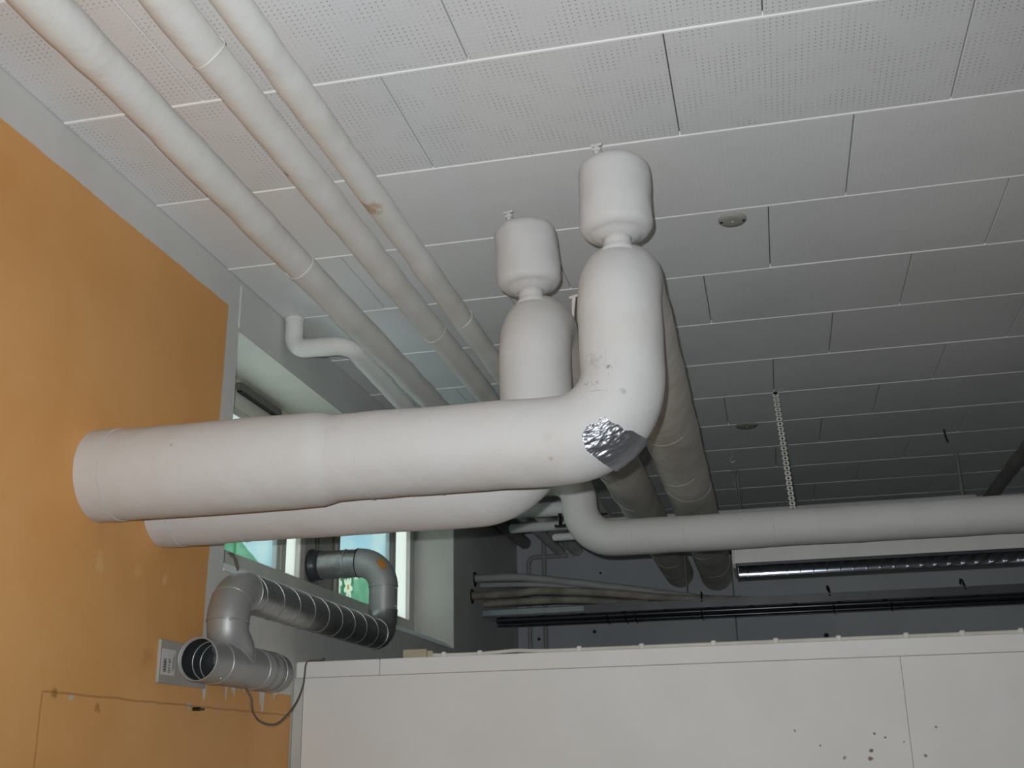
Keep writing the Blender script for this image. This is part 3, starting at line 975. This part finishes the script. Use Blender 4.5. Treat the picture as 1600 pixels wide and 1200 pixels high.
# branch up from the tee and the near elbow (cylindrical segments)
MB().tube(smooth([(DX, DYT, DZ1), (DX, DYT - .004, DZ1 + 0.06), (DX, DYB + 0.012, DZ2 - 0.18), (DX, DYB, DZ2 - 0.14), (DX, DYB, DZ2 - 0.115)], 5), DR * 0.985, 40).build('branch', 'galv_dull', duct)
sad = MB()
q = []
for j in range(49):
    a = 2 * PI * j / 48
    R1 = DR * 1.05
    x, y = R1 * math.cos(a), R1 * math.sin(a)
    q.append((DX + x, DYT - .005 + y, DZ1 + math.sqrt(max(DR ** 2 * 1.12 - x * x, 0.0)) * 0.99))
MB().tube(q, 0.006, 6, False).build('saddle_flange', 'galv_dull', duct)
el = arcpts((DX, DYB + 0.13, DZ2 - 0.13), (0, -1, 0), (0, 0, 1), 0.13, 0, PI / 2, 12)
MB().tube(el, DR + 0.001, 40).build('near_elbow', 'galv_dull', duct)
eb = bpy.data.objects['near_elbow']
for i in (0, 5, 12):
    t = (el[min(i + 1, 12)] - el[max(i - 1, 0)]).normalized()
    u = Vector((1, 0, 0)); w = t.cross(u)
    MB().tube([el[i] + (u * math.cos(2 * PI * j / 40) + w * math.sin(2 * PI * j / 40)) * (DR + .0015) for j in range(41)], 0.0022, 6, False).build('elbow_seam', 'seam_steel', eb)
# long spiral run
mr = MB().tube(seg((DX, DYB + 0.12, DZ2), (DX, DYF - 0.13, DZ2), 0.05), DR - 0.002, 44).build('spiral_run', 'galv', duct)
pts = []
L = DYF - 0.13 - (DYB + 0.14)
for i in range(int(L / 0.165 * 40) + 1):
    y = DYB + 0.14 + 0.165 * i / 40
    a = 2 * PI * i / 40
    pts.append((DX + (DR - .0015) * math.sin(a), y, DZ2 + (DR - .0015) * math.cos(a)))
MB().tube(pts, 0.0018, 6).build('spiral_seam', 'seam_steel', mr)
# far elbow up, sleeve, elbow to the window, spigot
e2 = arcpts((DX, DYF - 0.13, DZ2 + 0.13), (0, 0, -1), (0, 1, 0), 0.13, 0, PI / 2, 12)
MB().tube(e2, DR + 0.001, 40).build('far_elbow', 'galv', duct)
MB().tube(seg((DX, DYF, DZ2 + 0.12), (DX, DYF, DZ3 - 0.12), 0.02), DR - 0.0015, 40).build('riser_sleeve', 'galv_dull', duct)
ring((DX, DYF, DZ2 + 0.135), 'Z', DR, 0.0025, 'bead', bpy.data.objects['riser_sleeve'])
ring((DX, DYF, DZ3 - 0.135), 'Z', DR, 0.0025, 'bead', bpy.data.objects['riser_sleeve'])
e3 = arcpts((DX - 0.14, DYF, DZ3 - 0.14), (1, 0, 0), (0, 0, 1), 0.14, 0, PI / 2, 12)
MB().tube(e3, DR + 0.001, 40).build('upper_elbow', 'galv_dull', duct)
ue = bpy.data.objects['upper_elbow']
ue = [o for o in duct.children if o.name.startswith('upper_elbow')][0]
MB().tube(seg((DX - 0.135, DYF, DZ3), (XF - 0.005, DYF, DZ3), 0.03), DR - 0.002, 40).build('window_spigot', 'galv', duct)
ws = bpy.data.objects['window_spigot']
ring((DX - 0.145, DYF, DZ3), 'X', DR, 0.003, 'bead', ws, 'black')
ring((DX - 0.215, DYF, DZ3), 'X', DR, 0.003, 'bead', ws)
MB().lathe((XF - 0.004, DYF, DZ3), [(DR + 0.012, 0), (DR + 0.012, 0.012), (DR + 0.003, 0.025), (DR + 0.002, 0.06)], 40, 'X').build('wall_flange', 'black_frame', duct)
# orange glue mark on the upper elbow and a tape strip
k = NT('rust_brown_sticker'); k.bsdf(rgb(196, 132, 62), 0.5); M['rust'] = k.mat
ctr = Vector((DX - 0.14, DYF, DZ3 - 0.14))
v, f = [], []
for i in range(7):
    th = 0.50 + 0.32 * i / 6
    out = Vector((math.cos(th), 0, math.sin(th)))
    for j in range(7):
        ph = 0.62 + 0.5 * j / 6
        q = ctr + out * 0.14 + (out * math.cos(ph) + Vector((0, -1, 0)) * math.sin(ph)) * (DR + 0.003)
        v.append(q)
for i in range(6):
    for j in range(6):
        f.append((i * 7 + j, i * 7 + j + 1, i * 7 + j + 8, i * 7 + j + 7))
MB().add(v, f, True).build('brown_sticker', 'rust', ue)
# screws
for (x, y, z) in ((DX + 0.045, DYB - 0.063, DZ2 - 0.13), (DX + 0.065, DYT - 0.055, DZ1 + 0.095), (DX + 0.03, DYT - 0.082, DZ1 + 0.09), (DX + DR, DYF - 0.02, DZ3 - 0.15), (DX + DR, DYF - 0.02, DZ2 + 0.15), (DX + 0.05, ty0 + 0.09, DZ1 - 0.064)):
    MB().lathe((x, y, z), [(0.0055, -0.003), (0.0055, 0.003), (0.002, 0.006)], 8, 'X').build('screw', 'seam_steel', duct)
# wall clamps behind the spiral run
for y in (4.45, 5.35):
    MB().box(WX, DX - DR + 0.006, y, y + 0.025, DZ2 - 0.012, DZ2 + 0.012, 0.002).build('wall_clamp', 'galv_dull', duct)

# ---- flat steel box with a size label on the orange wall
bx = MB().box(WX, WX + 0.014, 3.738, 4.10, 0.312, 0.466, 0.004).build('steel_wall_box', 'box_steel')
tag(bx, 'flat steel box with a white size label on the orange wall behind the open duct', 'box')
XL = WX + 0.0142
lb = MB().box(XL - 0.0005, XL + 0.0006, 3.752, 3.848, 0.342, 0.433).build('label', 'paper', bx)
def text_mesh(body, size, loc, parent, mat, name):
    cu = bpy.data.curves.new('txt', 'FONT')
    cu.body = body
    cu.size = size
    cu.extrude = 0.0002
    t = bpy.data.objects.new('txt', cu)
    COL.objects.link(t)
    dg = bpy.context.evaluated_depsgraph_get()
    me = bpy.data.meshes.new_from_object(t.evaluated_get(dg))
    bpy.data.objects.remove(t)
    vs = [(loc[0] + q.co.z, loc[1] + q.co.y, loc[2] - q.co.x) for q in me.vertices]
    fs = [tuple(p.vertices) for p in me.polygons]
    bpy.data.meshes.remove(me)
    return MB().add(vs, fs).build(name, mat, parent)
text_mesh('\u00d8100', 0.022, (XL + 0.0008, 3.800, 0.401), lb, 'ink', 'lettering')
br = MB()
z = 0.398
random.seed(3)
while z > 0.354:
    w = random.choice((0.0012, 0.002, 0.003))
    br.box(XL + 0.0006, XL + 0.001, 3.766, 3.786, z - w, z)
    z -= w + random.choice((0.0012, 0.002))
br.build('barcode', 'ink', lb)
br = MB()
for y, a, b in ((3.832, 0.407, 0.358), (3.839, 0.419, 0.366)):
    br.box(XL + 0.0006, XL + 0.001, y, y + 0.0025, b, a)
br.build('small_print', 'ink', lb)

# wires
o = MB().tube(fillet([(-2.0, 3.93, 0.80), (-2.0, 3.97, 0.80), (-2.01, 4.035, 0.752)], 0.02, 0.02), 0.005, 8).build('stub_wire', 'wire')
tag(o, 'short wire between the rear insulated pipe and the duct elbow', 'wire')
pts = [(-2.03, 4.20, 0.32), (-2.0, 4.19, 0.28), (-2.0, 4.21, 0.235), (-2.0, 4.27, 0.20), (-2.0, 4.37, 0.186), (-2.0, 4.46, 0.195), (-2.02, 4.60, 0.238), (-2.06, 4.78, 0.30), (-2.095, 4.92, 0.375), (-2.10, 4.945, 0.43), (-2.098, 4.95, 0.47), (-2.09, 4.975, 0.4875), (-2.05, 5.0, 0.492), (-2.03, 5.0, 0.50)]
o = MB().tube(smooth(pts), 0.0042, 8).build('loop_wire', 'wire')
tag(o, 'grey wire hanging in a loop from the open duct to the partition top', 'wire')
# bolt in the orange wall
o = MB().tube([(WX, 4.035, 0.235), (WX + 0.03, 4.035, 0.235)], 0.007, 10)
o.box(WX + 0.02, WX + 0.028, 4.02, 4.075, 0.231, 0.239, 0.002)
tag(o.build('wall_bolt', 'black'), 'small dark bolt sticking out of the orange wall', 'bolt')

# ================================================================== CONDUITS AND CABLE TRAY IN THE BACK ROOM
TY = 8.2
def conduit(name, label, pts, r, mat):
    return tag(MB().tube(smooth(pts, 8), r, 16).build(name, mat), label, 'pipe', 'conduits in the back room')
c1 = conduit('conduit', 'topmost grey conduit leaving the left wall and sagging to the tray', [(WX + 0.002, TY + 0.03, 1.363), (-1.8, TY + 0.03, 1.352), (-1.381, TY + 0.03, 1.29), (-0.914, TY + 0.03, 1.21), (-0.461, TY + 0.03, 1.13), (-0.10, TY + 0.03, 1.10), (0.6, TY + 0.03, 1.098), (1.6, TY + 0.03, 1.098), (RX - .002, TY + 0.03, 1.098)], 0.030, 'conduit')
c2 = conduit('conduit', 'thin grey conduit just below the topmost one', [(-2.10, TY - 0.01, 1.302), (-1.80, TY - 0.01, 1.294), (-1.57, TY + 0.02, 1.278), (-1.2, TY + 0.06, 1.22), (-0.7, TY + 0.08, 1.15)], 0.020, 'conduit')
c3 = conduit('conduit', 'brownish conduit in the middle of the bundle', [(WX + 0.002, TY - 0.055, 1.222), (-1.85, TY - 0.055, 1.222), (-1.62, TY - 0.055, 1.232), (-1.148, TY - 0.055, 1.192), (-0.643, TY - 0.055, 1.128), (-0.2, TY - 0.045, 1.10)], 0.029, 'conduit_brown')
c4 = conduit('conduit', 'dark dirty conduit directly above the cable tray', [(-2.08, TY + 0.0, 1.166), (-1.7, TY + 0.0, 1.17), (-1.385, TY + 0.0, 1.162), (-0.9, TY + 0.04, 1.12), (-0.3, TY + 0.085, 1.098)], 0.027, 'conduit_brown')
for c, y, z, r in ((c1, TY + 0.03, 1.363, 0.036), (c3, TY - 0.055, 1.222, 0.036)):
    q = [(WX + 0.004, y + r * math.cos(a) * 1.1, z + r * math.sin(a) * (1.35 + .2 * math.sin(3 * a))) for a in [2 * PI * j / 24 for j in range(25)]]
    MB().tube(q, 0.006, 6, False).build('wall_gap_ring', 'black', c)
tray = empty('cable_tray', (-0.4, TY, 1.05), 'long grey cable tray hanging above the partition in the back room', 'cable tray')
MB().box(-2.06, RX - 0.003, TY - 0.12, TY - 0.112, 1.05, 1.108, 0.001).build('front_rail', 'tray_dark', tray)
MB().box(-2.06, RX - 0.003, TY + 0.112, TY + 0.12, 1.05, 1.108, 0.001).build('rear_rail', 'tray_dark', tray)
MB().box(-2.06, -1.31, TY - 0.126, TY - 0.1205, 1.062, 1.10, 0.001).build('splice_plate', 'tray_steel', tray)
for i in range(18):
    x = -1.95 + i * 0.3
    if x < RX - 0.1:
        MB().box(x, x + 0.03, TY - 0.112, TY + 0.112, 1.056, 1.066, 0.001).build('rung', 'black_frame', tray)
for x, z in ((-0.47, 1.13), (0.40, 1.13), (1.28, 1.13)):
    MB().tube([(x, TY - 0.122, 1.09), (x - .004, TY - 0.06, z + 0.03), (x - .008, TY - 0.01, z + 0.042), (x - .004, TY + 0.04, z + .02)], 0.006, 8).build('cable_tie', 'black', tray)
b1 = tag(MB().tube(seg((-1.97, TY - 0.05, 1.033), (RX - .003, TY - 0.05, 1.033), .3), 0.021, 20).build('black_cable', 'black_pipe'), 'glossy black cable strung right under the cable tray', 'cable', 'black cables under the tray')
b2 = tag(MB().tube(seg((-1.97, TY - 0.03, 1.002), (RX - .003, TY - 0.03, 1.002), .3), 0.013, 20).build('black_cable', 'black_pipe'), 'thin lowest black cable under the cable tray', 'cable', 'black cables under the tray')
for x in (-1.15, -0.95, -1.02, -0.48, 0.42, 0.80):
    MB().tube([(x, TY - 0.075, 1.04), (x, TY - 0.07, 1.0), (x + .004, TY - 0.03, 0.982), (x, TY, 1.0)], 0.005, 6).build('clip', 'black', b2)

for x in (-0.585, 2.6):
    MB().tube([(x, TY + 0.115, CZ - 0.0005), (x, TY + 0.115, 1.09)], 0.004, 8).build('hanger_rod', 'pipe_dark', tray)

# thin upright pipes on the back wall
o = MB().tube(fillet([(-2.055, BY - 0.03, FZ + 0.001), (-2.05, BY - 0.03, 1.765), (-1.70, BY - 0.03, 1.765)], 0.06, 0.05), 0.020, 14).build('wall_pipe', 'conduit')
tag(o, 'thin wall pipe with a bent top, nearest the back room corner', 'pipe', 'thin pipes on the back wall')
o = MB().tube(seg((-1.92, BY - 0.028, FZ + 0.001), (-1.91, BY - 0.028, CZ - 0.001), .1), 0.020, 14).build('wall_pipe', 'conduit')
tag(o, 'straight thin wall pipe running up the back wall', 'pipe', 'thin pipes on the back wall')

# ================================================================== HANGING LAMP
LY = 6.46
lamp = empty('louvre_lamp', (0.6, LY, 1.02), 'switched-off louvre lamp with white housing, hanging below the grey pipe', 'lamp')
LX0, LX1 = -0.175, 1.40
HW = 0.215
h0, h1_ = LY - HW, LY + HW
ZL, ZT = 1.040, 1.195
hs = MB()
hs.box(LX0, LX1, h0, h0 + 0.006, ZL, ZT, 0.002)
hs.box(LX0, LX1, h1_ - 0.006, h1_, ZL, ZT, 0.002)
hs.box(LX0, LX1, h0, h1_, ZT, ZT + 0.01, 0.002)
hs.build('housing', 'lamp_white', lamp)
for x in (LX0, LX1):
    MB().prism([(h0 - .002, ZL - .004), (h0 - .002, ZT + .012), (h1_ + .002, ZT + .012), (h1_ + .002, ZL - .004), (h1_ - 0.03, ZL - 0.022), (h0 + 0.03, ZL - 0.022)], 'X', x - 0.008, x + 0.008).build('end_plate', 'grey_frame', lamp)
for ya in (h0 + 0.0065, h1_ - 0.0165):
    MB().box(LX0 + .01, LX1 - .01, ya, ya + 0.010, ZL - 0.016, ZL + 0.006, 0.001).build('louvre_frame', 'black_frame', lamp)
# one deep trough reflector with two tubes and cross blades
RW = HW - 0.018
v, f = [], []
N = 48
for i in range(N + 1):
    a = PI * i / N
    q = (LY - RW * math.cos(a), ZL - 0.012 + 0.13 * math.sin(a))
    v += [(LX0 + .012, q[0], q[1]), (LX1 - .012, q[0], q[1])]
for i in range(N):
    f.append((2 * i, 2 * i + 1, 2 * i + 3, 2 * i + 2))
MB().add(v, f, True).build('reflector', 'mirror', lamp)
for yc in (LY - 0.09, LY + 0.09):
    MB().tube([(LX0 + .012, yc, ZL + 0.075), (LX1 - .012, yc, ZL + 0.075)], 0.012, 16).build('tube', 'lamp_white', lamp)
x = LX0 + 0.06
while x < LX1 - 0.03:
    MB().prism([(LY - RW * .97, ZL - 0.008), (LY + RW * .97, ZL - 0.008), (LY + RW * .9, ZL + 0.035), (LY - RW * .9, ZL + 0.035)], 'X', x, x + 0.0025).build('louvre_blade', 'blade', lamp)
    x += 0.0735
# perforated strap that carries the lamp
def strap():
    mb = MB()
    top, bot = Vector((0.135, LY, CZ - 0.004)), Vector((0.178, LY, ZT + 0.011))
    L = (top - bot).length
    n = int(L / 0.0292)
    d = (bot - top) / n
    w = Vector((1, 0, 0))
    e = d.normalized()
    for i in range(n):
        c = top + d * (i + .5)
        N = 16
        v = []
        for q in (0.0, 0.003):
            for rr in (0.0175, 0.0062):
                for j in range(N):
                    a = 2 * PI * j / N
                    v.append(c + (w * math.cos(a) + e * math.sin(a)) * rr + Vector((0, q, 0)))
        f = []
        for j in range(N):
            k = (j + 1) % N
            f += [(j, k, N + k, N + j), (2 * N + j, 3 * N + j, 3 * N + k, 2 * N + k), (j, 2 * N + j, 2 * N + k, k), (N + j, N + k, 3 * N + k, 3 * N + j)]
        mb.add(v, f)
    return mb.build('perforated_strap', 'white_strap')
st = strap()
tag(st, 'white perforated hanging strap between ceiling and lamp', 'strap')
MB().lathe((0.135, LY, CZ - 0.014), [(0.004, 0), (0.012, 0.004), (0.012, 0.013)], 10).build('strap_hook', 'black', st)

# ================================================================== SMALL CEILING THINGS
for (x, y), r, lab in (((-0.014, 4.150), 0.056, 'round grey cover plate with two screws on the nearer ceiling tile'), ((-0.050, 7.10), 0.07, 'round grey cover plate on the dark ceiling beside the strap')):
    e = empty('ceiling_cover', (x, y, CZ - 0.012), lab, 'cover plate', 'round ceiling covers')
    MB().lathe((x, y, CZ - 0.012), [(0.002, -0.001), (r * .5, -0.0005), (r * .9, 0.001), (r, 0.006), (r, 0.0115)], 40).build('cover', 'disc', e)
    for s in (-1, 1):
        MB().lathe((x + s * r * .78, y - .004, CZ - 0.0145), [(0.001, -.001), (0.006, 0), (0.006, 0.005)], 10).build('screw', 'black', e)
    MB().lathe((x, y - .002, CZ - 0.0155), [(0.001, -.001), (0.005, 0), (0.005, 0.004)], 10).build('screw', 'white_paint', e)
hk = MB().tube([(-0.174, 7.75, CZ - .0005), (-0.174, 7.75, CZ - 0.04), (-0.19, 7.75, CZ - 0.06), (-0.172, 7.75, CZ - 0.075), (-0.155, 7.75, CZ - 0.06)], 0.005, 8)
tag(hk.build('ceiling_hook', 'seam_steel'), 'tiny metal hook on the dark ceiling by the hanger rods', 'hook')
hk = MB().tube([(1.21, 7.57, CZ - .0005), (1.215, 7.57, CZ - 0.05), (1.225, 7.57, CZ - 0.09)], 0.006, 8)
tag(hk.build('ceiling_bolt', 'black'), 'black bolt hanging from the dark ceiling near the right pipe', 'bolt')

# ================================================================== ON THE PARTITION TOP
o = MB().box(-1.642, -1.532, 4.975, 5.03, PTOP, 0.520, 0.002).build('small_box', 'cardboard')
tag(o, 'small beige junction box standing on the partition top', 'box')
MB().box(-1.532, -1.505, 4.985, 5.02, PTOP, 0.512, 0.002).build('side_gland', 'cardboard', o)
pts = [(-1.51, 4.995, 0.494), (-1.45, 4.992, 0.4905), (-1.28, 4.99, 0.4905), (-1.13, 4.985, 0.497), (-1.06, 4.985, 0.494), (-0.98, 4.98, 0.4905)] + [(-0.8 + 0.2 * i, 4.98, 0.4905) for i in range(21)]
cb = MB().tube(smooth(pts, 4), 0.0085, 12).build('partition_cable', 'cable_white')
tag(cb, 'white cable clipped along the partition top', 'cable')
for x in (-1.452, -1.285, -0.833, -0.56, -0.253, 0.007, 0.263, 0.532, 0.751, 0.975, 1.25, 1.5):
    y = 4.991 if x < -1.2 else 4.98
    MB().box(x - 0.011, x + 0.011, y - 0.013, y + 0.013, PTOP, 0.505, 0.004).build('cable_clip', 'clip', cb)
